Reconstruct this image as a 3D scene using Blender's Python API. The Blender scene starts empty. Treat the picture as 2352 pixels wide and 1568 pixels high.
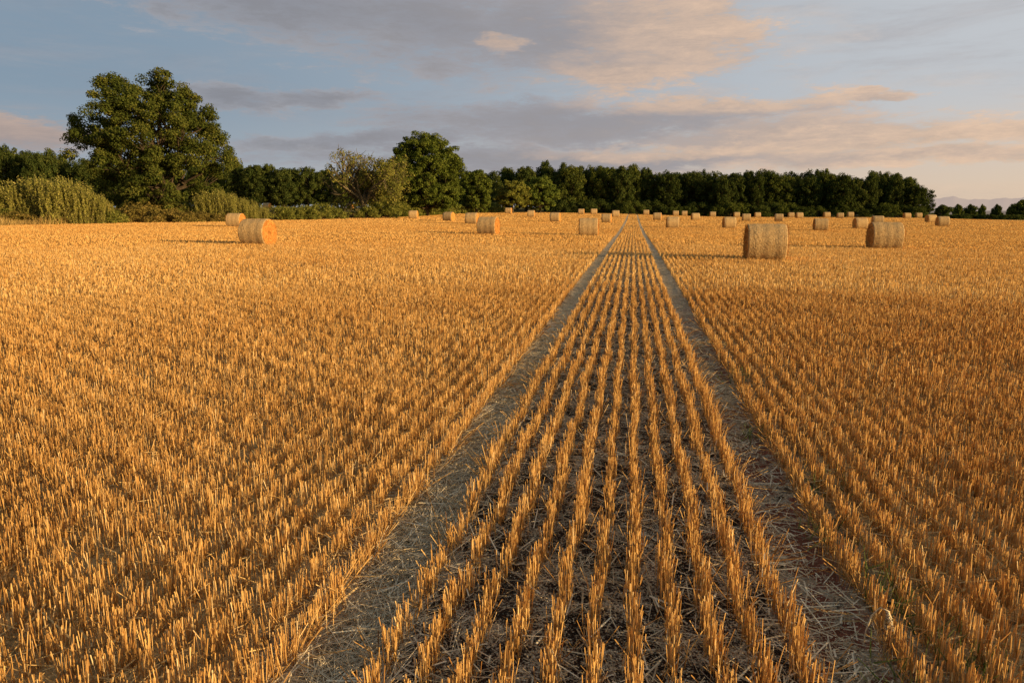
import bpy, math, numpy as np
from mathutils import Vector
R_ = np.random.default_rng(7)
sc = bpy.context.scene
sc.view_settings.view_transform='Standard'
try: sc.view_settings.look='None'
except Exception: pass
sc.view_settings.exposure=0
col = sc.collection
PS=math.radians(9.9); PT=math.radians(11.1); CP,SP=math.cos(PS),math.sin(PS)
EYE=1.72; FP=1568.0
SUN_EL=math.radians(10); SUN_AZ=math.radians(-16)   # from +X axis

# ------------------------------------------------------------ helpers
def S(v,a,b):
    t=np.clip((np.asarray(v,float)-a)/(b-a),0,1); return t*t*(3-2*t)
def tz(x,y):
    x=np.asarray(x,float); y=np.asarray(y,float)
    z=-.55*S(x,-28,18)*S(y,15,68)+.45*S(y,95,150)*(1-S(x,-5,30))-1.2*S(x,50,110)*S(y,90,170)
    m=x+58-.255*(y-55)
    z=z+.8*S(-m,0,15)*S(y,20,60)
    r=np.hypot(x,y)
    z=z-14*S(r,210,800)*S(x,30,150)
    return z
def survey(px,d):
    """bearing (tangent from the camera-facing axis) and distance -> world x,y"""
    xc=(px-1176)/FP*d; dF=(d-EYE*math.sin(PT))/math.cos(PT)
    return xc*CP-dF*SP, xc*SP+dF*CP
def make_mesh(name,V,F,mats,attr=None,smooth=False,matidx=None):
    V=np.asarray(V,np.float32); F=np.asarray(F,np.int32)
    me=bpy.data.meshes.new(name)
    me.vertices.add(len(V)); me.vertices.foreach_set('co',V.ravel())
    nf,k=F.shape
    me.loops.add(nf*k); me.loops.foreach_set('vertex_index',F.ravel())
    me.polygons.add(nf); me.polygons.foreach_set('loop_start',np.arange(0,nf*k,k,dtype=np.int32))
    if matidx is not None: me.polygons.foreach_set('material_index',np.asarray(matidx,np.int32))
    me.polygons.foreach_set('use_smooth',np.full(nf,smooth))
    if attr is not None:
        a=me.attributes.new('rnd','FLOAT','POINT'); a.data.foreach_set('value',np.asarray(attr,np.float32))
    me.update(calc_edges=True)
    for m in (mats if isinstance(mats,(list,tuple)) else [mats]): me.materials.append(m)
    return me
def add(name,me,parent=None,loc=(0,0,0),**kw):
    o=bpy.data.objects.new(name,me); col.objects.link(o); o.location=loc
    if parent: o.parent=parent
    for k,v in kw.items(): o[k]=v
    return o
def copy_thing(top,loc,scale,rotz,label=None):
    n=top.copy(); col.objects.link(n); n.location=loc; n.scale=scale; n.rotation_euler=(0,0,rotz)
    if label: n['label']=label
    for c in [c for c in ORIG[top.name]]:
        cc=c.copy(); cc.parent=n; col.objects.link(cc)
    return n
ORIG={}
def sticks(P0,P1,w,sides=1,rng=R_,w1=None,hint=None):
    """thin sticks: flat strip (sides=1) or prism (sides=3). returns V,F,owner"""
    P0=np.asarray(P0,float);P1=np.asarray(P1,float);n=len(P0)
    w=np.broadcast_to(np.asarray(w,float),(n,)); w1=w if w1 is None else np.broadcast_to(w1,(n,))
    d=P1-P0; d/= (np.linalg.norm(d,axis=1,keepdims=True)+1e-9)
    h=rng.normal(size=(n,3)) if hint is None else hint
    a=np.cross(d,h); a/=(np.linalg.norm(a,axis=1,keepdims=True)+1e-9); b=np.cross(d,a)
    if sides==1:
        V=np.stack([P0-a*w[:,None]/2,P0+a*w[:,None]/2,P1+a*w1[:,None]/2,P1-a*w1[:,None]/2],1).reshape(-1,3)
        F=np.arange(4*n).reshape(n,4); own=np.repeat(np.arange(n),4)
    else:
        vs=[]
        for P,ww in ((P0,w),(P1,w1)):
            for k in range(sides):
                t=2*math.pi*k/sides; vs.append(P+(a*math.cos(t)+b*math.sin(t))*ww[:,None]/2)
        V=np.stack(vs,1).reshape(-1,3); q=[]
        for k in range(sides):
            k2=(k+1)%sides; q.append([k,k2,k2+sides,k+sides])
        F=(np.arange(n)[:,None,None]*2*sides+np.array(q)[None]).reshape(-1,4); own=np.repeat(np.arange(n),2*sides)
    return V,F,own
class Acc:
    def __init__(s): s.V=[];s.F=[];s.A=[];s.M=[];s.n=0
    def add(s,V,F,A,m=0):
        s.V.append(V);s.F.append(F+s.n);s.A.append(np.broadcast_to(A,(len(V),)));s.M.append(np.full(len(F),m));s.n+=len(V)
    def mesh(s,name,mats,smooth=False):
        return make_mesh(name,np.concatenate(s.V),np.concatenate(s.F),mats,np.concatenate(s.A),smooth,np.concatenate(s.M))
def tube(path,rad,sides=7):
    path=np.asarray(path,float);rad=np.asarray(rad,float);n=len(path)
    t=np.gradient(path,axis=0); t/=np.linalg.norm(t,axis=1,keepdims=True)+1e-9
    ref=np.array([.31,.2,.93]) if abs(t[0,2])<.9 else np.array([1.,.1,.05])
    a=np.cross(t,ref);a/=np.linalg.norm(a,axis=1,keepdims=True)+1e-9;b=np.cross(t,a)
    th=np.linspace(0,2*math.pi,sides,endpoint=False)
    V=(path[:,None]+(a[:,None]*np.cos(th)[None,:,None]+b[:,None]*np.sin(th)[None,:,None])*rad[:,None,None]).reshape(-1,3)
    F=[]
    for i in range(n-1):
        for k in range(sides):
            k2=(k+1)%sides; F.append([i*sides+k,i*sides+k2,(i+1)*sides+k2,(i+1)*sides+k])
    return V,np.array(F)

# ------------------------------------------------------------ material helpers
class NT:
    def __init__(s,nt): s.nt=nt
    def n(s,t,**kw):
        nd=s.nt.nodes.new(t)
        for k,v in kw.items(): setattr(nd,k,v)
        return nd
    def set(s,sock,v):
        if isinstance(v,bpy.types.NodeSocket): s.nt.links.new(v,sock)
        elif v is not None:
            if hasattr(sock,'default_value') and sock.type=='RGBA' and len(v)==3: v=(*v,1)
            sock.default_value=v
    def m(s,op,a,b=None,c=None,clamp=False):
        nd=s.n('ShaderNodeMath',operation=op,use_clamp=clamp)
        s.set(nd.inputs[0],a)
        if b is not None: s.set(nd.inputs[1],b)
        if c is not None: s.set(nd.inputs[2],c)
        return nd.outputs[0]
    def mix(s,f,a,b,blend='MIX'):
        nd=s.n('ShaderNodeMix',data_type='RGBA',blend_type=blend)
        s.set(nd.inputs[0],f); s.set(nd.inputs[6],a); s.set(nd.inputs[7],b); return nd.outputs[2]
    def step(s,v,a,b,lo=0.,hi=1.):
        nd=s.n('ShaderNodeMapRange',interpolation_type='SMOOTHSTEP')
        s.set(nd.inputs[0],v)
        for i,x in ((1,a),(2,b),(3,lo),(4,hi)): nd.inputs[i].default_value=x
        return nd.outputs[0]
    def noise(s,vec,scale,detail=4,rough=.55,dist=0.):
        nd=s.n('ShaderNodeTexNoise'); s.set(nd.inputs['Vector'],vec)
        nd.inputs['Scale'].default_value=scale; nd.inputs['Detail'].default_value=detail
        nd.inputs['Roughness'].default_value=rough; nd.inputs['Distortion'].default_value=dist
        return nd.outputs[0]
    def comb(s,x,y,z=0.):
        nd=s.n('ShaderNodeCombineXYZ')
        for i,v in enumerate((x,y,z)): s.set(nd.inputs[i],v)
        return nd.outputs[0]
    def ramp(s,f,stops):
        nd=s.n('ShaderNodeValToRGB'); s.set(nd.inputs[0],f); e=nd.color_ramp.elements
        while len(e)<len(stops): e.new(.5)
        for el,(p,c) in zip(e,stops): el.position=p; el.color=(*c,1)
        return nd.outputs[0]
def newmat(name):
    mt=bpy.data.materials.new(name); mt.use_nodes=True; mt.node_tree.nodes.clear(); return mt,NT(mt.node_tree)
def finish(t,color,rough=.8,spec=.2,trans=0.,bump=None,bs=.4,bd=.02,tcol=None):
    if spec>0:
        p=t.n('ShaderNodeBsdfPrincipled'); t.set(p.inputs['Base Color'],color); p.inputs['Roughness'].default_value=rough
        p.inputs['Specular IOR Level'].default_value=spec
    else:
        p=t.n('ShaderNodeBsdfDiffuse'); t.set(p.inputs['Color'],color)
    out=t.n('ShaderNodeOutputMaterial'); sh=p.outputs[0]
    if bump is not None:
        b=t.n('ShaderNodeBump'); t.set(b.inputs['Height'],bump); b.inputs['Strength'].default_value=bs; b.inputs['Distance'].default_value=bd
        t.nt.links.new(b.outputs[0],p.inputs['Normal'])
    if trans>0:
        tr=t.n('ShaderNodeBsdfTranslucent'); t.set(tr.inputs[0],tcol if tcol is not None else color)
        mx=t.n('ShaderNodeMixShader'); mx.inputs[0].default_value=trans
        t.nt.links.new(sh,mx.inputs[1]); t.nt.links.new(tr.outputs[0],mx.inputs[2]); sh=mx.outputs[0]
    t.nt.links.new(sh,out.inputs[0])
def ramp_mat(name,stops,rough=.7,spec=.2,trans=.2,large=None,perobj=0.):
    mt,t=newmat(name); a=t.n('ShaderNodeAttribute',attribute_name='rnd')
    c=t.ramp(a.outputs['Fac'],stops)
    if large:
        g=t.n('ShaderNodeNewGeometry'); nz=t.noise(g.outputs['Position'],large[0],2)
        c=t.mix(t.step(nz,.35,.65),c,t.mix(1.,c,large[1],'MULTIPLY'))
    if perobj:
        oi=t.n('ShaderNodeObjectInfo'); rr=oi.outputs['Random']
        tint=t.ramp(rr,[(0,(1-perobj,1-perobj*.9,1-perobj)),(.5,(1,1,1)),(1,(1+perobj*1.3,1+perobj,1))])
        c=t.mix(1.,c,tint,'MULTIPLY')
    finish(t,c,rough,0,trans); return mt
M_straw=ramp_mat('straw_stubble',[(0,(.36,.185,.06)),(.3,(.68,.405,.13)),(.7,(.85,.59,.235)),(1,(.94,.76,.44))],.55,.3,.3,large=(.12,(.93,.87,.8)))
M_litter=ramp_mat('loose_straw',[(0,(.28,.2,.11)),(.4,(.56,.44,.26)),(1,(.86,.74,.5))],.6,.25,.1)
M_littergold=ramp_mat('gold_straw',[(0,(.34,.21,.08)),(.4,(.62,.41,.16)),(1,(.8,.6,.29))],.6,.25,.1)
M_leafoak=ramp_mat('oak_leaves',[(0,(.03,.046,.01)),(.5,(.075,.094,.019)),(1,(.17,.165,.036))],.6,.25,.22)
M_leafwood=ramp_mat('woodland_leaves',[(0,(.028,.046,.012)),(.5,(.062,.084,.021)),(1,(.13,.14,.034))],.65,.2,.22,perobj=.3)
M_leafgreen=ramp_mat('round_tree_leaves',[(0,(.04,.06,.01)),(.5,(.095,.125,.021)),(1,(.18,.2,.038))],.6,.2,.25)
M_leafolive=ramp_mat('olive_leaves',[(0,(.055,.085,.015)),(.5,(.125,.165,.03)),(1,(.23,.26,.05))],.6,.2,.3)
M_leafyel=ramp_mat('yellowing_leaves',[(0,(.09,.11,.02)),(.5,(.19,.195,.036)),(1,(.31,.29,.065))],.6,.2,.3)
M_leafgrey=ramp_mat('grey_green_leaves',[(0,(.08,.1,.022)),(.5,(.18,.185,.04)),(1,(.34,.3,.07))],.6,.2,.3)
M_leafbush=ramp_mat('bush_leaves',[(0,(.1,.12,.022)),(.5,(.27,.265,.055)),(1,(.5,.44,.14))],.6,.25,.38)
M_hedgeleaf=ramp_mat('hedge_leaves',[(0,(.06,.08,.016)),(.5,(.17,.185,.036)),(1,(.34,.31,.08))],.6,.25,.32)
M_bramble=ramp_mat('bramble_leaves',[(0,(.07,.06,.015)),(.5,(.19,.155,.04)),(1,(.38,.26,.08))],.65,.2,.25)
M_drygrass=ramp_mat('dry_grass',[(0,(.24,.17,.055)),(.5,(.48,.34,.12)),(1,(.68,.49,.22))],.6,.2,.3)
M_weed=ramp_mat('weed_green',[(0,(.08,.12,.03)),(1,(.2,.24,.07))],.6,.2,.3)
def bark(name,c1,c2):
    mt,t=newmat(name); tc=t.n('ShaderNodeTexCoord'); mp=t.n('ShaderNodeMapping'); t.set(mp.inputs[0],tc.outputs['Object']); mp.inputs['Scale'].default_value=(4,4,1)
    nz=t.noise(mp.outputs[0],3,6,.7); finish(t,t.ramp(nz,[(.3,c1),(.7,c2)]),.9,0,0,nz,.8,.05); return mt
M_bark=bark('bark',(.04,.03,.02),(.11,.085,.055)); M_barkpale=bark('dead_wood',(.08,.06,.035),(.2,.17,.1))

# ------------------------------------------------------------ ground
def axis_coords(dense_a,dense_b,st,lim_a,lim_b,g=1.09):
    c=list(np.arange(dense_a,dense_b+1e-6,st)); s=st
    while c[-1]<lim_b: s*=g; c.append(c[-1]+s)
    s=st; lo=[dense_a]
    while lo[-1]>lim_a: s*=g; lo.append(lo[-1]-s)
    return np.array(lo[::-1][:-1]+c)
gx=axis_coords(-3,3,.04,-7000,9000); gy=axis_coords(1,9,.04,-60,12000)
X,Y=np.meshgrid(gx,gy); Z=tz(X,Y)
TL,TR=-1.05,.865
near=np.exp(-(Y/40)**2)
for c in (TL,TR): Z-=.035*np.exp(-((X-c)/.14)**2)*S(-Y,-80,-20)
Z+=near*(np.abs(X)<12)*(.006*np.sin(X*13.1+2*np.sin(Y*5.3))+.006*np.sin(Y*11.7+1.7*np.sin(X*9.1))+R_.normal(size=X.shape)*.005)
nx,ny=len(gx),len(gy); i=np.arange(nx*ny).reshape(ny,nx)
F=np.stack([i[:-1,:-1],i[:-1,1:],i[1:,1:],i[1:,:-1]],-1).reshape(-1,4)
mt,t=newmat('field_soil_and_chaff')
g=t.n('ShaderNodeNewGeometry'); P=g.outputs['Position']; sp=t.n('ShaderNodeSeparateXYZ'); t.set(sp.inputs[0],P); x,y=sp.outputs[0],sp.outputs[1]
n1=t.noise(P,4.5,6,.7); n2=t.noise(P,90,2,.7); v=t.n('ShaderNodeTexVoronoi'); t.set(v.inputs['Vector'],P); v.inputs['Scale'].default_value=140
chf=t.step(t.m('ADD',t.m('MULTIPLY',n1,.6),t.m('MULTIPLY',n2,.6)),.56,.72)
soil=t.mix(t.step(n1,.4,.7),(.035,.022,.015),(.1,.055,.036))
def band(c,w): return t.step(t.m('ABSOLUTE',t.m('SUBTRACT',t.m('ADD',x,t.m('MULTIPLY',t.m('SUBTRACT',n1,.5),.2)),c)),w,w*.7)
tm=t.m('MAXIMUM',band(TL,.24),band(TR,.22))
outer=t.step(t.m('ABSOLUTE',t.m('ADD',x,.09)),1.0,1.5)
chcol=t.mix(v.outputs['Color'],(.4,.31,.18),(.88,.74,.5))
chcol=t.mix(outer,chcol,t.mix(v.outputs['Color'],(.34,.21,.08),(.72,.5,.22)))
chf2=t.m('MAXIMUM',t.m('MAXIMUM',chf,t.m('MULTIPLY',outer,t.step(n1,.3,.5))),t.m('MULTIPLY',tm,t.step(n1,.32,.48)))
cc=t.mix(chf2,soil,chcol)
rightb=t.step(x,.4,.6,.58,.41)
cc=t.mix(t.m('MULTIPLY',t.m('MULTIPLY',tm,t.step(y,18,6)),t.step(t.m('SUBTRACT',n1,rightb),.01,.09)),cc,(.26,.105,.06))
dist=t.n('ShaderNodeVectorMath',operation='LENGTH'); t.set(dist.inputs[0],P); D=dist.outputs['Value']
stv=t.comb(x,t.m('MULTIPLY',y,.06)); st=t.noise(stv,3,3,.6)
strawc=t.mix(st,(.44,.265,.09),(.66,.44,.18))
cc=t.mix(t.m('MULTIPLY',t.step(D,12,45),t.m('SUBTRACT',1.,t.m('MULTIPLY',tm,.9))),cc,strawc)
mm=t.m('SUBTRACT',t.m('ADD',x,58),t.m('MULTIPLY',t.m('SUBTRACT',y,55),.255))
out_l=t.step(mm,0.,-1.5); out_f=t.step(y,164,168)
ng=t.noise(P,.02,4,.6)
grass=t.mix(t.step(ng,.42,.58),(.07,.085,.025),(.26,.2,.085))
cc=t.mix(out_l,cc,(.55,.36,.14)); cc=t.mix(out_f,cc,grass)
cc=t.mix(t.step(D,200,3500),cc,(.36,.33,.33))  # distance haze painted into the far ground colour
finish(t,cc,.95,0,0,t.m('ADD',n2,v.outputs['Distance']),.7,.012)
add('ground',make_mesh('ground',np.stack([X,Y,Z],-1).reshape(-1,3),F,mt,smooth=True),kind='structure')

# ------------------------------------------------------------ stubble
def infrustum(x,y,m=43,back=1.2):
    u=x*CP+y*SP; w=-x*SP+y*CP+back
    return (np.abs(np.arctan2(u,w))<math.radians(m))&(w>back+1.)
rows_mid=np.linspace(-.85,.67,11)
rows_l=-1.26-.15*np.arange(940); rows_r=1.07+.15*np.arange(1180)
rows=np.concatenate([rows_mid,rows_l,rows_r])
acc=Acc(); lit=Acc()
zones=[(0,7,150,2,.0037,3),(7,15,88,2,.0052,3),(15,34,82,1,.0098,1),(34,80,18,1,.028,1),(80,166,4.6,1,.075,1)]
def hnoise(x,y): return .5+.25*np.sin(x*2.1+1.3*np.sin(y*.7))+.25*np.sin(y*1.9+2*np.sin(x*1.1+.5))
for (d0,d1,per_m,k,w,sides) in zones:
    rr=rows[np.abs(rows)<d1*1.35+3]; 
    ymax=min(d1,164.); N=int(len(rr)*per_m*ymax)
    bx=rr[R_.integers(0,len(rr),N)]; by=R_.uniform(.3,ymax,N)
    d=np.hypot(bx,by); dj=d*(1+R_.normal(size=N)*.04)
    ok=(dj>=d0)&(dj<d1 if d1<160 else True)&infrustum(bx,by)&(bx+58-.255*(by-55)>1.)
    if d0<34: ok&=R_.random(N)<(.55+.57*hnoise(bx*9,by*8))
    bx,by=bx[ok],by[ok]; n=len(bx)
    nearm=by<11
    edgeL=(np.abs(bx+.85)<.02); edgeL2=np.abs(bx+1.26)<.02; edgeR=np.abs(bx-.67)<.02; edgeR2=np.abs(bx-1.07)<.02
    push=(np.where(edgeL|edgeR2,-1.,0)+np.where(edgeL2|edgeR,1.,0))*nearm
    th=.12*np.sin(by*31+bx*57)+.1*np.sin(by*13+bx*91); lx=R_.normal(size=n)*.04; ly=R_.normal(size=n)*.04; tc=R_.random(n)
    bx=bx+(.010*np.sin(by*3.1+bx*40)+.008*np.sin(by*9+bx*70))+R_.normal(size=n)*.011
    bent=(push!=0)&(R_.random(n)<.16)
    lx=lx+np.where(bent,push*np.abs(R_.normal(size=n))*.6,0); ly=ly+np.where(bent,R_.normal(size=n)*.5,0)
    bx=bx+np.where((push!=0)&(R_.random(n)<.3),push*np.abs(R_.normal(size=n))*.022,0)
    bx=np.repeat(bx,k);by=np.repeat(by,k);th=np.repeat(th,k);lx=np.repeat(lx,k);ly=np.repeat(ly,k);tc=np.repeat(tc,k); n=len(bx)
    bx=bx+R_.normal(size=n)*.010; by=by+R_.normal(size=n)*.018
    H=(.134+.008*np.sin(by*.21+bx*.13)+.01*np.sin(by*2.3+bx*1.9))*(1+th*.9+R_.normal(size=n)*.13)
    H*=np.where(R_.random(n)<.22,R_.uniform(.35,.85,n),1)
    lx=lx+R_.normal(size=n)*.065; ly=ly+R_.normal(size=n)*.065
    wild=R_.random(n)<.06; lx[wild]*=5; ly[wild]*=5
    z0=tz(bx,by)-.012
    P0=np.stack([bx,by,z0],1); P1=P0+np.stack([lx*H,ly*H,H/np.sqrt(1+lx**2*.5)],1)
    hint=None
    if sides==1:
        a=R_.uniform(0,math.pi,n); hint=np.stack([np.cos(a),np.sin(a),np.zeros(n)],1)
    V,Fs,own=sticks(P0,P1,w*R_.uniform(.75,1.25,n),sides,hint=hint)
    A=np.clip(.25*tc+(.2 if d0<30 else .12)+R_.normal(size=n)*(.22 if d0<30 else .14)+.2*(R_.random(n)),0,1)
    acc.add(V,Fs,A[own])
    if d0<15 and sides==3:
        # withered leaf blades
        s=R_.random(n)<(.22 if d0==0 else .06); q0=P0[s]+(P1[s]-P0[s])*R_.uniform(.1,.6,(s.sum(),1)); m_=s.sum()
        az=R_.uniform(0,2*math.pi,m_); L=R_.uniform(.03,.09,m_); dr=np.stack([np.cos(az),np.sin(az),np.zeros(m_)],1)
        q1=q0+dr*L[:,None]*.4+np.array([0,0,1])*L[:,None]*.3; q2=q1+dr*L[:,None]*.4-np.array([0,0,1])*L[:,None]*.7
        q2[:,2]=np.maximum(q2[:,2],tz(q2[:,0],q2[:,1])+.003)
        hh=np.cross(dr,[0,0,1.]); hh=np.cross(dr,hh)
        ww=.0045 if d0==0 else .008
        for a_,b_,w0,w1 in ((q0,q1,ww,ww),(q1,q2,ww,ww*.2)):
            V,Fs,own=sticks(a_,b_,w0,1,w1=np.full(m_,w1),hint=hh); acc.add(V,Fs,R_.uniform(.1,.6,m_)[own])
add('stubble',acc.mesh('stubble',[M_straw]),kind='stuff')
# loose straw and chaff
def litter(N,ymax,lmin,lmax,w,xr,sides,zhi,cond=None,lo=0.,hi=1.,mi=0,tilt=.08,mat=0.):
    bx=R_.uniform(xr[0],xr[1],N);by=R_.uniform(.8,ymax,N); ok=infrustum(bx,by)
    if cond is not None: ok&=cond(bx,by)
    bx,by=bx[ok],by[ok];n=len(bx);az=R_.uniform(0,2*math.pi,n)*(1-mat)+mat*(1.4+.5*R_.normal(size=n)+.8*np.sin(by*2.)); L=lmin+(lmax-lmin)*R_.random(n)**1.8
    ti=R_.normal(size=n)*tilt; z=tz(bx,by)+R_.uniform(.0,zhi,n)
    intr=(np.abs(bx-TL)<.15)|(np.abs(bx-TR)<.15); z=z-np.where(intr,.018,0)
    P0=np.stack([bx,by,z],1);P1=P0+np.stack([np.cos(az)*L,np.sin(az)*L,np.abs(ti)*L],1)
    V,Fs,own=sticks(P0,P1,w*R_.uniform(.7,1.3,n),sides,hint=np.tile([0,0,1.],(n,1))+R_.normal(size=(n,3))*.2)
    lit.add(V,Fs,R_.uniform(lo,hi,n)[own],mi)
patch=lambda a,b: R_.random(len(a))<np.clip(hnoise(a*5+3,b*2.6)*2.2-.6,.04,1)
trackL=lambda a,b:(np.abs(a-TL+R_.normal(size=len(a))*.05)<.19)&(R_.random(len(a))<np.clip(hnoise(a*5+3,b*2.6)*1.6-.1,.2,1))
trackR=lambda a,b:(np.abs(a-TR+R_.normal(size=len(a))*.05)<.17)&(R_.random(len(a))<np.where(b<6,.25,.7))&patch(a,b)
intrack=lambda a,b:trackL(a,b)|trackR(a,b)
outside=lambda a,b:np.abs(a+.09)>1.12
inside=lambda a,b:~outside(a,b)
litter(32000,9,.03,.2,.0038,(-7,8),3,.05,outside,mi=1,tilt=.25)
litter(60000,7,.006,.024,.004,(-6,7),1,.012,outside,mi=1)
litter(7000,9,.03,.16,.0032,(-1.4,1.2),3,.03,inside,.1,.8,tilt=.25)
litter(60000,8,.005,.016,.0035,(-1.4,1.2),1,.01,lambda a,b:inside(a,b)&patch(a*1.7,b*1.3),.2,1)
litter(40000,9,.03,.26,.0033,(-1.45,-.65),3,.025,trackL,.3,1.,mat=.5)
litter(9000,9,.03,.2,.0033,(.6,1.15),3,.02,trackR,.1,.9)
litter(230000,9,.005,.016,.004,(-1.4,1.2),1,.01,intrack,.4,1.)
litter(90000,30,.04,.2,.006,(-1.4,1.2),1,.02,intrack,.4,1.)
litter(14000,26,.05,.2,.006,(-1.4,1.2),1,.04,inside,.2,1.)
litter(80000,28,.05,.3,.007,(-22,24),1,.06,outside,0,.8,mi=1)
add('loose_straw',lit.mesh('loose_straw',[M_litter,M_littergold]),kind='stuff')

# ------------------------------------------------------------ bales
def rotnoise(a,b): return .5*np.sin(3*a+1.3*b*7)+.3*np.sin(7*a+2.1+b*13)+.2*np.sin(17*a+b*29)
mt,t=newmat('bale_net_wrap'); tc=t.n('ShaderNodeTexCoord'); sp=t.n('ShaderNodeSeparateXYZ'); t.set(sp.inputs[0],tc.outputs['Object'])
ang=t.m('ARCTAN2',t.m('SUBTRACT',sp.outputs[2],.59),sp.outputs[1])
fib=t.noise(t.comb(t.m('MULTIPLY',sp.outputs[0],30.),t.m('MULTIPLY',sp.outputs[1],4.),t.m('MULTIPLY',sp.outputs[2],4.)),1,4,.7)
big=t.noise(tc.outputs['Object'],3,4); fine=t.noise(tc.outputs['Object'],26,5,.75)
c=t.ramp(t.m('ADD',t.m('MULTIPLY',fib,.3),t.m('MULTIPLY',fine,.7)),[(.35,(.28,.165,.065)),(.5,(.52,.35,.155)),(.64,(.74,.55,.28))])
net=t.m('MAXIMUM',t.step(t.m('SINE',t.m('MULTIPLY',sp.outputs[0],150.)),.75,1.),t.step(t.m('SINE',t.m('MULTIPLY',ang,90.)),.8,1.))
c=t.mix(t.m('MULTIPLY',net,.2),c,(.68,.57,.4)); c=t.mix(t.m('MULTIPLY',t.step(big,.42,.68),.28),c,(.38,.24,.1))
finish(t,c,.75,0,0,t.m('ADD',fib,fine),.45,.02); M_wrap=mt
mt,t=newmat('bale_end_straw'); tc=t.n('ShaderNodeTexCoord'); sp=t.n('ShaderNodeSeparateXYZ'); t.set(sp.inputs[0],tc.outputs['Object'])
zc_=t.m('SUBTRACT',sp.outputs[2],.59)
rad=t.m('SQRT',t.m('ADD',t.m('POWER',sp.outputs[1],2.),t.m('POWER',zc_,2.)))
rg=t.noise(t.comb(t.m('MULTIPLY',rad,18.),t.m('MULTIPLY',t.m('ARCTAN2',zc_,sp.outputs[1]),1.2)),1,5,.75); fine=t.noise(tc.outputs['Object'],20,5,.8)
c=t.ramp(t.m('ADD',t.m('MULTIPLY',rg,.5),t.m('MULTIPLY',fine,.5)),[(.36,(.18,.07,.02)),(.48,(.5,.22,.055)),(.62,(.72,.39,.12))])
finish(t,c,.75,0,0,t.m('ADD',rg,fine),.8,.04); M_end=mt
BR,BL=.64,1.22
def bale_body(nth,nx_,seed):
    th=np.linspace(0,2*math.pi,nth,endpoint=False); xs=np.linspace(-BL/2,BL/2,nx_)
    T,Xs=np.meshgrid(th,xs); r=BR*(1+.010*rotnoise(T+seed,Xs*.4)+.003*np.random.default_rng(seed).normal(size=T.shape)+.006*np.sin(Xs*17+1))
    e=(BL/2-np.abs(Xs)); r-=.03*np.clip(1-e/.05,0,1)**2
    y=r*np.cos(T); z=r*np.sin(T); z=np.maximum(z,-BR+.05+.01*np.sin(9*T))
    V=np.stack([Xs,y,z+BR-.05],-1).reshape(-1,3); i=np.arange(nth*nx_).reshape(nx_,nth); j=np.roll(i,-1,1)
    return V,np.stack([i[:-1],j[:-1],j[1:],i[1:]],-1).reshape(-1,4)
def bale_end(side,nth,nr,seed,fuzz):
    rg=np.random.default_rng(seed); th=np.linspace(0,2*math.pi,nth,endpoint=False); rs=np.linspace(0.002,BR-.026,nr)
    T,Rr=np.meshgrid(th,rs); bul=.02*(1-(Rr/BR)**2)+.008*np.sin(Rr*60+T)+rg.normal(size=T.shape)*.008
    bul*=S(-Rr,-(BR-.026),-(BR-.09)); xx=side*(BL/2+bul)
    z=np.maximum(Rr*np.sin(T),-BR+.05)
    V=np.stack([xx,Rr*np.cos(T),z+BR-.05],-1).reshape(-1,3); i=np.arange(nth*nr).reshape(nr,nth); j=np.roll(i,-1,1)
    q=np.stack([i[:-1],j[:-1],j[1:],i[1:]],-1).reshape(-1,4)
    a=Acc(); a.add(V,q,.5)
    r=BR*np.sqrt(rg.random(fuzz))*.99; ph=rg.uniform(0,2*math.pi,fuzz)
    p=np.stack([np.full(fuzz,side*(BL/2+.0)),r*np.cos(ph),np.maximum(r*np.sin(ph),-BR+.07)+BR-.05],1)
    d=np.stack([side*rg.uniform(.2,1.,fuzz),-np.sin(ph)+rg.normal(size=fuzz)*.6,np.cos(ph)+rg.normal(size=fuzz)*.6],1); d/=np.linalg.norm(d,axis=1,keepdims=True)
    Vs,Fs,o=sticks(p,p+d*rg.uniform(.03,.13,(fuzz,1)),.006,1,rng=rg); a.add(Vs,Fs,.5)
    return a
def bale_near(seed):
    V,Fq=bale_body(120,36,seed); a=Acc(); a.add(V,Fq,.5)
    rg=np.random.default_rng(seed+9); n=1100; ph=rg.uniform(-.3,math.pi+.3,n); xx=rg.uniform(-BL/2,BL/2,n)
    p=np.stack([xx,BR*.995*np.cos(ph),BR*.995*np.sin(ph)+BR-.05],1); p[:,2]=np.maximum(p[:,2],.01)
    d=np.stack([rg.normal(size=n)*.7,-np.sin(ph)+.35*np.cos(ph),np.cos(ph)+.35*np.sin(ph)],1)
    Vs,Fs,o=sticks(p,p+d*rg.uniform(.01,.035,(n,1)),.005,1,rng=rg); a.add(Vs,Fs,.5)
    top=add('straw_bale',None); top.empty_display_size=.3
    w=add('net_wrap',a.mesh('net_wrap',[M_wrap]),top)
    e1=add('end_face',bale_end(-1,72,26,seed+1,900).mesh('end_face',[M_end]),top)
    e2=add('end_face',bale_end(1,72,26,seed+2,900).mesh('end_face',[M_end]),top)
    ORIG[top.name]=[w,e1,e2]; return top
def bale_far(seed):
    a=Acc(); V,Fq=bale_body(40,10,seed); a.add(V,Fq,.5,0)
    for s in (-1,1):
        b=bale_end(s,40,10,seed+s+3,120)
        a.add(np.concatenate(b.V),np.concatenate(b.F),.5,1)
    return a.mesh('straw_bale',[M_wrap,M_end])
near_types=[bale_near(11),bale_near(37)]
far_types=[bale_far(5),bale_far(19),bale_far(44)]
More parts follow.
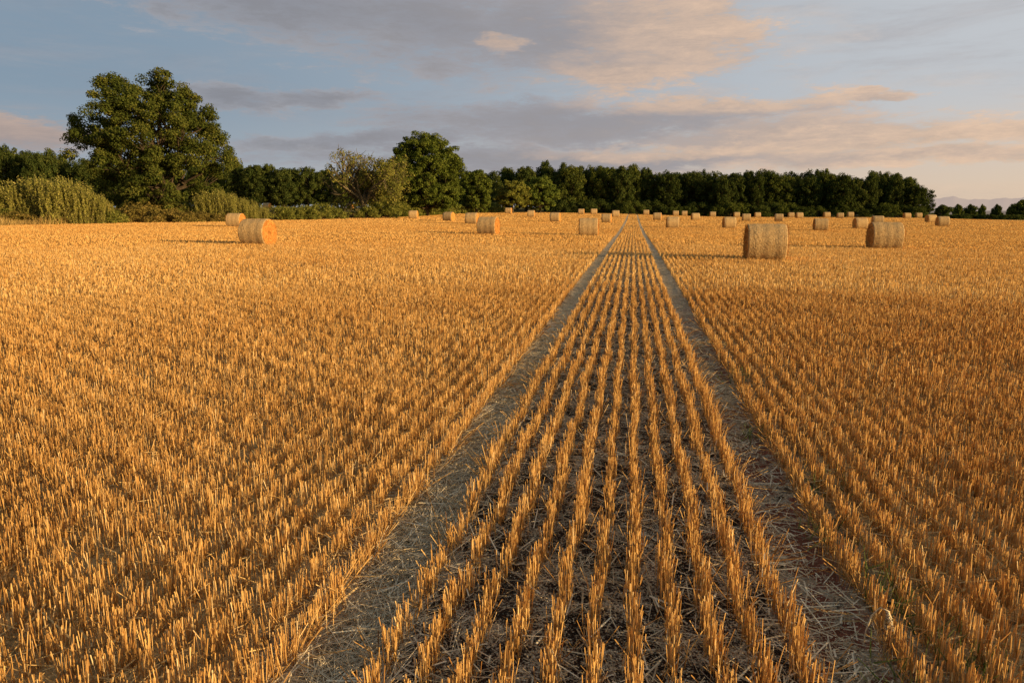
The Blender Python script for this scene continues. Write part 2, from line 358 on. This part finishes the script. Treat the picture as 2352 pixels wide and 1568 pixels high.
bales=[(1755,86,-2),(2030,65,-3),(594,62,-2),(1352,43,2),(1122,43,-5),
 (543,33,4),(950,19,8),(1031,23,-10),(1084,27,0),(1110,13,4),(1168,14,0),(1220,17,3),(1275,22,-3),(1335,14,0),(1364,14,5),(1393,22,-4),(1414,16,6),
 (1484,13,0),(1510,18,-4),(1545,28,4),(1552,13,0),(1597,17.5,8),(1637,13,0),(1675,27,6),(1692,13,3),(1714,18,-3),(1740,13,4),(1789,18,-8),(1817,13,0),(1836,14,4),
 (1885,29.5,-4),(1899,13,3),(1930,14,-5),(1953,12.6,0),(1976,27,5),(2016,23,-6),(2083,14,4),(2110,12.5,0),(2138,19,8),(2165,24,-3),(1572,12.4,0),
 (243,15,6),(615,14.5,0),(805,14.5,5)]
labs={1755:'large round straw bale standing close beside the wheel tracks',2030:'round straw bale with shaded end on cut stubble',594:'round straw bale with its sunlit end showing, on stubble',
 543:'round straw bale standing close beside a larger-looking bale',1352:'round straw bale beside the wheel track in the stubble',1122:'round straw bale paired with another bale on the stubble'}
used=[0,0]
for k,(px,hp,rot) in enumerate(bales):
    d=FP*1.25/hp; x,y=survey(px,d); z=float(tz(x,y))
    if px in (243,615,805): z+=.25
    lab=labs.get(px,'round straw bale in pale net wrap on golden stubble' if px not in (243,615,805) else 'round straw bale in the next field beyond the hedge')
    if hp>28:
        ty=near_types[k%2]
        if not used[k%2]:
            used[k%2]=1; o=ty; o.location=(x,y,z-.01); o.rotation_euler=(0,0,math.radians(rot)); o['label']=lab
        else: o=copy_thing(ty,(x,y,z-.01),(1,1,1),math.radians(rot),lab)
    else:
        o=add('straw_bale',far_types[k%3],loc=(x,y,z-.01)); o.rotation_euler=(0,0,math.radians(rot)); o['label']=lab
        s=1+.03*math.sin(k*3.3); o.scale=(s,s,s)
    o['category']='straw bale'; o['group']='round straw bales scattered over the field'

# ------------------------------------------------------------ trees
def leaves(acc,cent,rc,nper,size,rng,flat=.7,m=0,base=.5):
    n=len(cent)*nper; c=np.repeat(cent,nper,0); r=np.repeat(rc,nper)
    u=rng.normal(size=(n,3)); u/=np.linalg.norm(u,axis=1,keepdims=True)
    rad=r*rng.uniform(.25,1.08,n)**.6
    p=c+u*rad[:,None]*np.array([1,1,flat])
    nn=u*.9+rng.normal(size=(n,3))*.5+np.array([0,0,.35]); nn/=np.linalg.norm(nn,axis=1,keepdims=True)
    a=np.cross(nn,rng.normal(size=(n,3))); a/=np.linalg.norm(a,axis=1,keepdims=True); b=np.cross(nn,a)
    L=size*rng.uniform(.55,1.3,n)[:,None]; W=L*rng.uniform(.45,.8,n)[:,None]
    V=np.stack([p-a*L/2,p+b*W/2,p+a*L/2+nn*L*.12,p-b*W/2],1).reshape(-1,3)
    cl=np.repeat(rng.uniform(-.18,.18,len(cent)),nper)
    A=np.clip(base+cl+rng.normal(size=n)*.17,0,1)
    acc.add(V,np.arange(4*n).reshape(n,4),np.repeat(A,4),m)
def limb(acc,p0,p1,r0,r1,rng,n=6,wob=.12,sag=.0,sides=6):
    p0=np.array(p0,float);p1=np.array(p1,float);s=np.linspace(0,1,n)[:,None]
    L=np.linalg.norm(p1-p0); pth=p0+(p1-p0)*s+np.array([0,0,1.])*np.sin(s*math.pi)*L*sag
    w=rng.normal(size=(n,3))*L*wob*.3; w[0]=0;w[-1]=0; pth=pth+w
    V,Fq=tube(pth,np.linspace(r0,r1,n),sides); acc.add(V,Fq,.5); return pth
def build_tree(name,lobes,H0,r0,mat,nclu,nleaf,lsize,crad,seed,barkm=M_bark,flat=.7,fork=None,shell=.4,**kw):
    rng=np.random.default_rng(seed); tr=Acc(); cr=Acc()
    fork=fork or H0
    zt=max(l[0][2] for l in lobes)
    n=8; s=np.linspace(0,1,n); tp=np.stack([np.cumsum(rng.normal(size=n)*r0*.15),np.cumsum(rng.normal(size=n)*r0*.15),s*zt*.75],1); tp[0,:2]=0
    V,Fq=tube(np.concatenate([[[0,0,-.4]],tp]),np.concatenate([[r0*1.5,r0*1.2],r0*(1-s[1:]*.9)]),10); tr.add(V,Fq,.5)
    cents=[];rcs=[]
    for (c,r) in lobes:
        c=np.array(c,float)
        hz=np.clip(max(fork,c[2]-r*1.2-.25*np.hypot(c[0],c[1])),fork*.7,zt*.7); k=int(np.clip(hz/(zt*.75)*(n-1),0,n-1)); p0=tp[k]
        lp=limb(tr,p0,c,r0*.27,r0*.07,rng,7,.22,.06)
        m_=max(3,int(nclu*(r/np.mean([l[1] for l in lobes]))**1.6))
        u=rng.normal(size=(m_,3)); u/=np.linalg.norm(u,axis=1,keepdims=True); u[:,2]=np.where(u[:,2]<-.5,-u[:,2],u[:,2])
        cc=c+u*r*rng.uniform(shell,1.,(m_,1)); rr=crad*rng.uniform(.65,1.3,m_)
        cents.append(cc);rcs.append(rr)
        for q in cc[:max(3,m_//3)]: limb(tr,lp[-2],q,r0*.07,r0*.02,rng,4,.2,.02,5)
    cents=np.concatenate(cents);rcs=np.concatenate(rcs)
    cents[:,2]=np.maximum(cents[:,2],.6)
    leaves(cr,cents,rcs,nleaf,lsize,rng,flat)
    top=add(name,None); top.empty_display_size=1
    a=add('trunk',tr.mesh('trunk',[barkm],True),top); b=add('crown',cr.mesh('crown',[mat]),top)
    ORIG[top.name]=[a,b]
    for k,v in kw.items(): top[k]=v
    return top
def place(o,px,d,dz=0,rot=0,sc_=None):
    x,y=survey(px,d); o.location=(x,y,float(tz(x,y))+dz-.05)
    o.rotation_euler=(0,0,rot)
    if sc_: o.scale=sc_
# great oak; local x ~ camera right
d=84; k=d/FP
lob=[(300,225,58,0),(365,206,48,1),(425,238,50,-1),(240,300,58,0),(325,300,70,-3),(425,310,66,2),(188,285,32,0),(215,345,46,2),(510,345,34,-1),(490,395,42,1),(405,390,60,-4),(290,385,62,-4),
 (230,420,42,1),(370,430,55,-3),(460,275,44,2),(330,330,60,5),(400,300,60,5),(265,250,42,4),(440,430,45,2),(300,440,48,2),(262,205,32,-1),(475,320,40,3),(350,370,66,0),(455,370,48,-3),(255,455,34,-2),(330,465,34,-3),(420,462,34,-3),(478,440,30,0),(370,260,55,-4),
 (345,250,50,-5),(380,330,56,-6),(310,270,46,-6),(420,275,48,-5),(525,362,24,0),(440,252,40,1),(455,300,46,-3),(400,250,46,0),(470,350,44,-1),(330,230,46,2),(170,310,22,0),(250,330,50,-4),(395,420,50,-5),(320,350,55,-5)]
L=[(((a-362)*k*.94,e,(490-b)*k*1.0),r*k*.95) for a,b,r,e in lob]
oak=build_tree('oak_tree',L,3,.75,M_leafoak,13,230,.25,.85,31,shell=.5,label='huge old oak tree with dense dark green crown in the hedgerow',category='tree')
place(oak,380,d,rot=PS)
def dome_lobes(w,h,zb,n,rng,rf=.3,power=2.2):
    """lobes spread evenly over a domed crown that reaches close to the ground"""
    out=[]; g_=math.pi*(3-math.sqrt(5))
    for i in range(n):
        f=(i+.5)/n; u=2*f-1                     # -1 bottom .. 1 top
        pr=(1-abs(u*.93)**power)**.5 if u>0 else (1-abs(u*.62)**power)**.5
        r=min(w,h-zb)*rf*rng.uniform(.85,1.12)*(.75+.25*pr)
        q=max(w/2*pr-r*.95,0)*rng.uniform(.92,1.03); a=i*g_+rng.uniform(-.3,.3)
        out.append(((q*math.cos(a),q*math.sin(a),zb+r*.7+(h-zb-r*1.6)*(f)),r))
    for f in (.3,.6): out.append(((0,0,zb+(h-zb)*f),min(w,h-zb)*rf*1.1))
    return out
rg=np.random.default_rng(5)
d=120; w=184*d/FP; h=186*d/FP
t1=build_tree('broadleaf_tree',dome_lobes(w,h,.2,90,rg,.15,2.3),2,.45,M_leafgreen,9,130,.3,.72,8,label='tall dome-shaped green tree at the end of the hedge',category='tree'); place(t1,980,d)
d=140; t2=build_tree('broadleaf_tree',dome_lobes(76*d/FP,100*d/FP,.2,36,rg,.2,2.4),2,.3,M_leafgreen,7,120,.32,.6,9,label='upright green tree beside a taller domed tree',category='tree'); place(t2,1095,d)
d=146; t3=build_tree('broadleaf_tree',dome_lobes(84*d/FP,76*d/FP,.9,36,rg,.2,2.2),2,.28,M_leafyel,7,120,.3,.55,10,label='small round tree with yellowish olive leaves',category='tree'); place(t3,1178,d)
d=150; t4=build_tree('broadleaf_tree',dome_lobes(90*d/FP,88*d/FP,.2,36,rg,.2,2.3),2,.3,M_leafolive,7,130,.32,.6,12,label='rounded olive green tree at the edge of the wood',category='tree'); place(t4,1240,d)
# half dead tree
rng=np.random.default_rng(23); tr=Acc(); cr=Acc(); tips=[]
def grow(p,dr,L,r,dep):
    n=5; pts=[np.array(p)]; dd=np.array(dr)
    for i in range(n-1):
        dd=dd+rng.normal(size=3)*.2+np.array([0,0,.03]); dd/=np.linalg.norm(dd); pts.append(pts[-1]+dd*L/(n-1))
    V,Fq=tube(pts,np.linspace(r,r*.6,n),5 if dep<4 else 3); tr.add(V,Fq,.5)
    if dep>=3: tips.append(pts[-1])
    if dep>=5: return
    for i in range(3 if dep<4 else 2):
        a=rng.normal(size=3); q=dd*.8+a*.5; q/=np.linalg.norm(q)
        grow(pts[-1 - (i if i<3 else 0)],q,L*rng.uniform(.62,.8),r*.66,dep+1)
for i in range(10):
    a=i*2*math.pi/10+.3; e=rng.uniform(.45,1.3); grow((0,0,1.6+rng.uniform(-.3,.8)),(math.cos(a)*math.cos(e),math.sin(a)*math.cos(e),math.sin(e)),rng.uniform(3.,3.6),.19,1)
V,Fq=tube([(0,0,-.3),(.05,0,.6),(0,.05,1.4),(.1,0,3)],[.55,.42,.38,.25],9); tr.add(V,Fq,.5)
tips=np.array(tips); lo_,hi_=np.percentile(tips[:,0],[1.5,98.5]); top_=np.percentile(tips[:,2],99)
lim=top_*(.68+.28*(tips[:,0]/hi_)); sel=(rng.random(len(tips))<np.where(tips[:,2]<lim,.85,.2))
leaves(cr,tips[sel],np.full(sel.sum(),.6),28,.25,rng,.8)
dt=add('half_dead_tree',None); add('trunk',tr.mesh('trunk',[M_barkpale],True),dt); add('crown',cr.mesh('crown',[M_leafgrey]),dt)
dt['label']='half-dead tree with bare twisted upper branches and sparse olive leaves'; dt['category']='tree'; place(dt,836,108,rot=PS)
sx=12.2/(hi_-lo_); sz=10.3/top_; dt.scale=(sx,sx,sz)
# woodland variants
wv=[]
for s in range(8):
    rg=np.random.default_rng(100+s); w=rg.uniform(6.5,9)
    L=dome_lobes(w,12,.0,26,rg,rg.uniform(.18,.26),rg.uniform(2.,4.2))
    wv.append(build_tree('woodland_tree',L,2.5,.26,M_leafwood,7,80,.38,.78,200+s,flat=1.))
wlab='dark green broadleaf tree in a dense wood beside the field'
prof=lambda q,pts: float(np.interp(q,[p[0] for p in pts],[p[1] for p in pts]))
right=[(1265,384),(1300,376),(1345,380),(1400,382),(1440,379),(1480,386),(1520,392),(1600,393),(1650,400),(1700,394),(1760,396),(1830,398),(1880,390),(1920,398),(1960,402),(2030,388),(2070,402),(2105,420),(2125,440)]
left=[(-60,345),(0,350),(40,336),(70,345),(110,346),(160,356),(200,372),(330,370),(480,372),(560,364),(600,372),(650,385),(700,388),(760,388),(800,392),(900,395),(1060,400),(1120,392),(1160,384),(1200,382),(1240,366),(1270,378)]
wr=np.random.default_rng(78); first=[True]*8
def wood(px,d,top_y,ws=1.):
    x,y=survey(px,d); z=float(tz(x,y)); H=(476-top_y)*d/FP+EYE-z; s=H/12.*wr.uniform(.97,1.03); i=int(wr.integers(0,8)); hs=ws*wr.uniform(.65,1.15)
    if first[i]:
        o=wv[i]; first[i]=False; o.location=(x,y,z); o.scale=(hs,hs,s); o.rotation_euler=(0,0,wr.uniform(0,6.28))
    else: o=copy_thing(wv[i],(x,y,z),(hs,hs,s),wr.uniform(0,6.28))
    o['label']=wlab; o['category']='tree'; o['group']='trees of the wood along the field edge'
q=1290
while q<2122:
    wood(q,172+wr.uniform(-5,5),prof(q,right)+wr.uniform(-4,12),.85 if q<2090 else .65); q+=wr.uniform(14,34)
q=1260
while q<2090: wood(q,184+wr.uniform(-3,3),prof(q,right)+wr.uniform(-1,6)); q+=wr.uniform(24,38)
q=-50
while q<1275: wood(q,186+wr.uniform(-6,6),prof(q,left)+wr.uniform(-4,10),1.0); q+=wr.uniform(22,48)
q=-60
while q<1275: wood(q,200+wr.uniform(-3,3),prof(q,left)+wr.uniform(3,10),1.15); q+=wr.uniform(40,54)

# ------------------------------------------------------------ hedge bushes
def bush(kind,seed,w=3.,h=3.):
    rng=np.random.default_rng(seed); a=Acc()
    if kind=='willow':
        n=300; bx=rng.uniform(-w*.6,w*.6,n); by_=rng.uniform(-w*.35,w*.35,n); b=np.stack([bx,by_,np.zeros(n)],1)
        hh=h*rng.uniform(.5,1.12,n)*(1-.22*np.abs(bx/(w*.6))**2); tp=b+np.stack([bx*.05+rng.normal(size=n)*.25,by_*.1+rng.normal(size=n)*.25,hh],1)
        V,Fq,o=sticks(b,tp,.025,3,rng=rng,w1=np.full(n,.008)); a.add(V,Fq,.3,1)
        s=rng.uniform(.05,1.,(n,50)); c=(b[:,None]+(tp-b)[:,None]*s[...,None]).reshape(-1,3)
        leaves(a,c,np.full(len(c),.08),2,.12,rng,3.,0,.58)
        m0=M_leafbush
    else:
        n=int(26*w*h/4); c=np.stack([rng.uniform(-w/2,w/2,n),rng.normal(size=n)*.6,rng.uniform(.15,1,n)**.8*h*.8],1)
        c[:,2]*=1-.5*(np.abs(c[:,0])/(w/2))**2.5
        for q in c[::3]: limb(a,(q[0]*.5,0,0),q,.04,.01,rng,4,.2,.05,4)
        a.M=[np.full(len(m),1) for m in a.M]
        leaves(a,c,rng.uniform(.3,.62,n),95,.17,rng,.8,0,.5)
        m0={'green':M_hedgeleaf,'bramble':M_bramble,'dark':M_leafwood}[kind]
    return a.mesh('hedge_bush',[m0,M_bark])
bm={'willow':[bush('willow',i,3.4,3.2) for i in (1,2,12)],'green':[bush('green',i,3.6,2.4) for i in (3,4,13)],'bramble':[bush('bramble',i,3.6,1.9) for i in (5,6,14)],'dark':[bush('dark',i,3.6,2.4) for i in (7,8,15)]}
bh={'willow':3.2,'green':2.2,'bramble':1.8,'dark':2.2}
bl={'willow':'bushy sunlit willow shrub with upright pale green shoots','green':'leafy green hedge bush along the field margin','bramble':'low rusty bramble bush in dry grass','dark':'dark green bush in a far hedge'}
br=np.random.default_rng(9)
def put(kind,px,d,h,ws=1.):
    me=bm[kind][int(br.integers(0,3))]; x,y=survey(px,d); o=add('hedge_bush',me,loc=(x,y,float(tz(x,y))-.05))
    s=h/bh[kind]; o.scale=(s*ws,s*ws,s); o.rotation_euler=(0,0,PS+br.uniform(-.5,.5)); o['label']=bl[kind]; o['category']='bush'; o['group']='hedgerow bushes along the field edge'
for px,d,h,ws in [(-40,68,3.6,1.1),(-5,68,3.3,1.),(25,68,3.1,1.1),(50,69,3.6,1.),(80,69,4.2,1.),(112,69,4.6,1),(140,70,4.4,1.),(165,70,4.,1.),(192,70,3.3,1.),(215,71,2.7,1),(478,80,2.9,.9),(500,80,3.6,.9),(530,82,3.1,1),(562,84,2.5,1),(590,86,2.,1)]: put('willow',px,d,h,ws)
for px,d,h in [(0,66.5,1.8),(45,66.5,1.5),(220,71,1.8),(240,73,1.8)]: put('bramble' if px%2 else 'green',px,d,h,1.4)
for px,d,h in [(290,76,1.7),(325,75,2.0),(360,77,1.8),(395,76,1.7),(430,77,1.5),(470,78,1.3),(505,79,1.2),(550,81,1.2),(345,80,2.6),(400,81,2.6)]: put('bramble',px,d,h,1.15)
for px,d,h in [(640,90,2.1),(670,92,2.0),(700,93,2.2),(735,95,2.4),(768,97,1.9),(845,104,2.0),(880,106,2.8),(410,80,2.4),(300,81,2.2)]: put('green',px,d,h,1.1)
for q in np.arange(905,1135,12): put('green' if int(q)%4 else 'bramble',float(q),float(np.interp(q,[900,1135],[112,158])),float(np.interp(q,[900,1135],[2.5,2.4])),1.3)
for q in np.arange(2128,2400,13): put('dark',float(q),215.+br.uniform(-6,6),1.6+br.uniform(-.3,.4),1.3)
for q in np.arange(1280,2120,21): put('dark',float(q)+br.uniform(-5,5),167.+br.uniform(-1,2),2.6+br.uniform(-.6,1.2),1.1)
# far right trees
small=build_tree('small_tree',dome_lobes(5,3.9,.2,9,np.random.default_rng(4),.3),1,.15,M_leafwood,8,90,.34,.6,61,label='low round tree standing beside the far field edge',category='tree'); place(small,2165,190)
for px,d,sc_ in [(2228,420,1.9),(2345,330,2.3),(2325,360,1.3),(2290,520,1.8),(2372,330,2.4),(2255,470,1.2),(2200,330,1.1)]:
    x,y=survey(px,d); z=float(tz(x,y)); hh=3.9*sc_*1.25
    o=copy_thing(small,(x,y,z),(sc_,sc_,sc_*1.25*max(1,(EYE-z+8*d/FP)/hh)),px*.7,'distant tree standing in hazy farmland')
# ------------------------------------------------------------ verge grass
g=Acc(); n=70000; s=R_.random(n)**.9; yy=42+s*122; xx=-58+.255*(yy-55)-R_.uniform(-1.4,2.6,n)
h=R_.uniform(.3,1.0,n)*(.55+.6*hnoise(xx*.7,yy*.5)); w=.02+.03*(yy/150)
P0=np.stack([xx,yy,tz(xx,yy)],1); P1=P0+np.stack([R_.normal(size=n)*.15,R_.normal(size=n)*.15,h],1); a=R_.uniform(0,3.14,n)
V,Fq,o=sticks(P0,P1,w,1,w1=w*.25,hint=np.stack([np.cos(a),np.sin(a),0*a],1)); g.add(V,Fq,np.clip(.45+.25*R_.normal(size=n),0,1)[o])
add('verge_grass',g.mesh('verge_grass',[M_drygrass]),kind='stuff')
# green weeds by right wheel track
g=Acc()
for (cx,cy,nb,hh) in [(1.16,3.0,60,.16),(1.05,3.5,30,.12),(1.3,2.6,50,.14),(1.22,4.2,30,.15),(.98,5.2,30,.13),(1.1,7,40,.14),(-1.33,6,20,.1),(1.02,2.4,40,.12)]:
    px_=cx+R_.normal(size=nb)*.06;py_=cy+R_.normal(size=nb)*.12; P0=np.stack([px_,py_,tz(px_,py_)],1); P1=P0+np.stack([R_.normal(size=nb)*.05,R_.normal(size=nb)*.05,hh*R_.uniform(.4,1,nb)],1)
    V,Fq,o=sticks(P0,P1,.007,1,w1=np.full(nb,.002)); g.add(V,Fq,R_.random(nb)[o])
add('green_weeds',g.mesh('green_weeds',[M_weed]),kind='stuff')
# bent seed head
a=Acc(); pth=np.array([(0,0,0),(.005,0,.08),(.015,-.01,.15),(.04,-.02,.195),(.065,-.03,.19),(.08,-.035,.16)]); V,Fq=tube(pth,[.003]*6,6); a.add(V,Fq,.8)
for i in range(26):
    s=i/26; c=pth[4]*(1-s)+np.array([.088,-.04,.115])*s+np.array([0,0,-.0]); az=i*2.4; dd=np.array([math.cos(az)*.6,math.sin(az)*.6,-.7]); 
    V,Fq=tube([c,c+dd*.006,c+dd*.013],[.0015,.0045,.0008],5); a.add(V,Fq,.9)
add('dry_grass_stem',a.mesh('dry_grass_stem',[M_litter],True),loc=(.97,2.67,float(tz(.97,2.67))-.02),label='pale dry grass stem bending over with a seed head',category='grass stem')

# ------------------------------------------------------------ distant hills
mt,t=newmat('hill_painted_haze'); gg=t.n('ShaderNodeNewGeometry'); nz=t.noise(gg.outputs['Position'],.004,5)
c=t.mix(nz,(.26,.27,.3),(.38,.35,.34)); p=t.n('ShaderNodeBsdfDiffuse'); t.set(p.inputs[0],c); em=t.n('ShaderNodeEmission'); em.inputs[0].default_value=(.58,.46,.40,1); em.inputs[1].default_value=.95  # aerial haze painted on: pale hill colours plus a haze-tinted emission
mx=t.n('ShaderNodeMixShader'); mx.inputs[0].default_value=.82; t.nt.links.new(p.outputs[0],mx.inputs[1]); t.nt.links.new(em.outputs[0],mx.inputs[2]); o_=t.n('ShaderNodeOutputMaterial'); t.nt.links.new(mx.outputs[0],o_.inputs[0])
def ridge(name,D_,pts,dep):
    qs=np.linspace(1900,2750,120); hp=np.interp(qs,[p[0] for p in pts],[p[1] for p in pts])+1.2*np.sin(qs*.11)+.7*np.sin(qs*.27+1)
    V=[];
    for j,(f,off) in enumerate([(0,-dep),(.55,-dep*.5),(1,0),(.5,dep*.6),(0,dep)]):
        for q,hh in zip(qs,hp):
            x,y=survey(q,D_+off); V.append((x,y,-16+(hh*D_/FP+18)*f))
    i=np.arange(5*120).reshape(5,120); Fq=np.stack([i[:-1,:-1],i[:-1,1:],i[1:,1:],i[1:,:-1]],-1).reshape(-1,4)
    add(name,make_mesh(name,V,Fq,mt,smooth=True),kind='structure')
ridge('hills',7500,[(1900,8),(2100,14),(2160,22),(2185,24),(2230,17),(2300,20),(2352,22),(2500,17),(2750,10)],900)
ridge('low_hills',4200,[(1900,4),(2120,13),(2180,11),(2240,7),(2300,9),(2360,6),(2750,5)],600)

# ------------------------------------------------------------ sky
wd=bpy.data.worlds.new('World'); sc.world=wd; wd.use_nodes=True; wd.node_tree.nodes.clear(); t=NT(wd.node_tree)
try: wd.cycles.sampling_method='NONE'
except Exception: pass
tc=t.n('ShaderNodeTexCoord'); sp=t.n('ShaderNodeSeparateXYZ'); t.set(sp.inputs[0],tc.outputs['Generated']); x,y,z=sp.outputs
rx=t.m('ADD',t.m('MULTIPLY',x,CP),t.m('MULTIPLY',y,SP)); fy=t.m('SUBTRACT',t.m('MULTIPLY',y,CP),t.m('MULTIPLY',x,SP))
az=t.m('ARCTAN2',rx,fy); el=t.m('ARCSINE',z)
sky=t.n('ShaderNodeTexSky',sky_type='NISHITA'); sky.sun_disc=False; sky.sun_elevation=SUN_EL; sky.sun_rotation=math.pi/2-SUN_AZ
sky.air_density=1.; sky.dust_density=1.5; sky.ozone_density=1.5
def ae(px,py):
    r=px-1176; u=784-py; fw=FP*math.cos(PT)+u*math.sin(PT); zz=-FP*math.sin(PT)+u*math.cos(PT)
    return math.atan2(r,fw), math.atan2(zz,math.hypot(r,fw))
def wn(sa,se,off,det,ro,ds=0.):
    return t.noise(t.comb(t.m('MULTIPLY',az,sa),t.m('MULTIPLY',el,se),off),1.,det,ro,ds)
wv1=wn(6.,20.,.3,5,.65); wv2=wn(6.,20.,7.7,5,.65)
azw=t.m('ADD',az,t.m('MULTIPLY',t.m('SUBTRACT',wv1,.5),.26)); elw=t.m('ADD',el,t.m('MULTIPLY',t.m('SUBTRACT',wv2,.5),.07))
def field(blobs):
    M=None
    for b in blobs:
        px,py,rx_,ry_=b[:4]; sl=b[4] if len(b)>4 else 0.
        a0,e0=ae(px,py); ra=rx_/FP*.95; re=ry_/FP*.95
        da=t.m('SUBTRACT',azw,a0); de=t.m('SUBTRACT',elw,e0)
        if sl: de=t.m('SUBTRACT',de,t.m('MULTIPLY',da,sl))
        d1=t.m('DIVIDE',da,ra); d2=t.m('DIVIDE',de,re)
        v_=t.m('SUBTRACT',1.,t.m('ADD',t.m('MULTIPLY',d1,d1),t.m('MULTIPLY',d2,d2))); v_=t.m('MAXIMUM',v_,-2.)
        M=v_ if M is None else t.m('MAXIMUM',M,v_)
    return M
Mx=field([(640,-5,440,100,-.12),(980,45,430,120,-.1),(1330,75,380,120),(1570,90,190,90),(1430,150,180,50),
 (1350,285,540,60,.02),(1650,250,260,38),(850,325,320,28,.05),(1850,315,420,42),(2230,300,240,26),(1350,368,900,34),(2050,365,400,22),
 (520,230,140,30),(740,228,180,22),(30,320,170,50),(1960,228,90,14)])
fb=wn(11.,46.,2.,12,.76,.2)
fb2=wn(4.,26.,5.,7,.68,.5)
den=t.m('ADD',Mx,t.m('MULTIPLY',t.m('SUBTRACT',fb,.5),4.8))
mask=t.step(den,-.5,.7)
thin=t.m('MULTIPLY',t.step(fb2,.42,.72),.42)
mask=t.m('MAXIMUM',mask,thin)
Wm=field([(1600,60,260,110),(1480,170,240,50),(1740,225,360,34),(2250,310,560,60),(30,300,240,50),(1135,108,50,22),(1750,345,450,20),(2250,400,560,50)])
edge=t.step(den,1.2,-.1)
wf=t.m('ADD',t.m('ADD',Wm,t.m('MULTIPLY',t.m('SUBTRACT',fb,.5),2.8)),t.m('MULTIPLY',edge,.55))
warm=t.m('MULTIPLY',t.step(wf,-.6,1.3),.9)
s_az=t.step(az,-.6,.75); lowf=t.step(el,.16,0.)
g1=t.mix(s_az,(2.3,3.1,4.0),(5.7,5.9,6.2)); g2=t.mix(s_az,(3.7,4.2,4.8),(7.6,5.9,4.4)); grad=t.mix(lowf,g1,g2)
front=t.step(fy,-.2,.3,0.,.93)
clear=t.mix(front,sky.outputs[0],grad)
wl=t.mix(s_az,(4.6,3.5,3.0),(7.4,5.3,3.8))
gl=t.mix(t.step(den,.1,1.5),(3.3,3.4,3.8),(2.2,2.3,2.65))
gl=t.mix(t.m('MULTIPLY',s_az,.55),gl,(4.7,3.9,3.6))
cl=t.mix(warm,gl,wl)
cl=t.mix(1.,cl,t.ramp(fb,[(.3,(.74,.76,.79)),(.5,(1,1,1)),(.7,(1.22,1.18,1.12))]),'MULTIPLY')
fin=t.mix(t.m('MULTIPLY',mask,.93),clear,cl)
bg=t.n('ShaderNodeBackground'); t.set(bg.inputs[0],fin); bg.inputs[1].default_value=.1
ow=t.n('ShaderNodeOutputWorld'); t.nt.links.new(bg.outputs[0],ow.inputs[0])

# ------------------------------------------------------------ sun, camera
sl=bpy.data.lights.new('sun','SUN'); sl.energy=7.2; sl.angle=math.radians(.6); sl.color=(1,.68,.33)
so=bpy.data.objects.new('sun',sl); col.objects.link(so)
Sd=Vector((math.cos(SUN_AZ)*math.cos(SUN_EL),math.sin(SUN_AZ)*math.cos(SUN_EL),math.sin(SUN_EL))); so.rotation_euler=Sd.to_track_quat('Z','Y').to_euler(); so.location=(60,-20,30)
cd=bpy.data.cameras.new('camera'); cam=bpy.data.objects.new('camera',cd); col.objects.link(cam)
cd.sensor_width=36; cd.lens=24; cd.clip_start=.05; cd.clip_end=30000
cam.location=(0,0,EYE); cam.rotation_euler=(math.pi/2-PT,0,PS); sc.camera=cam
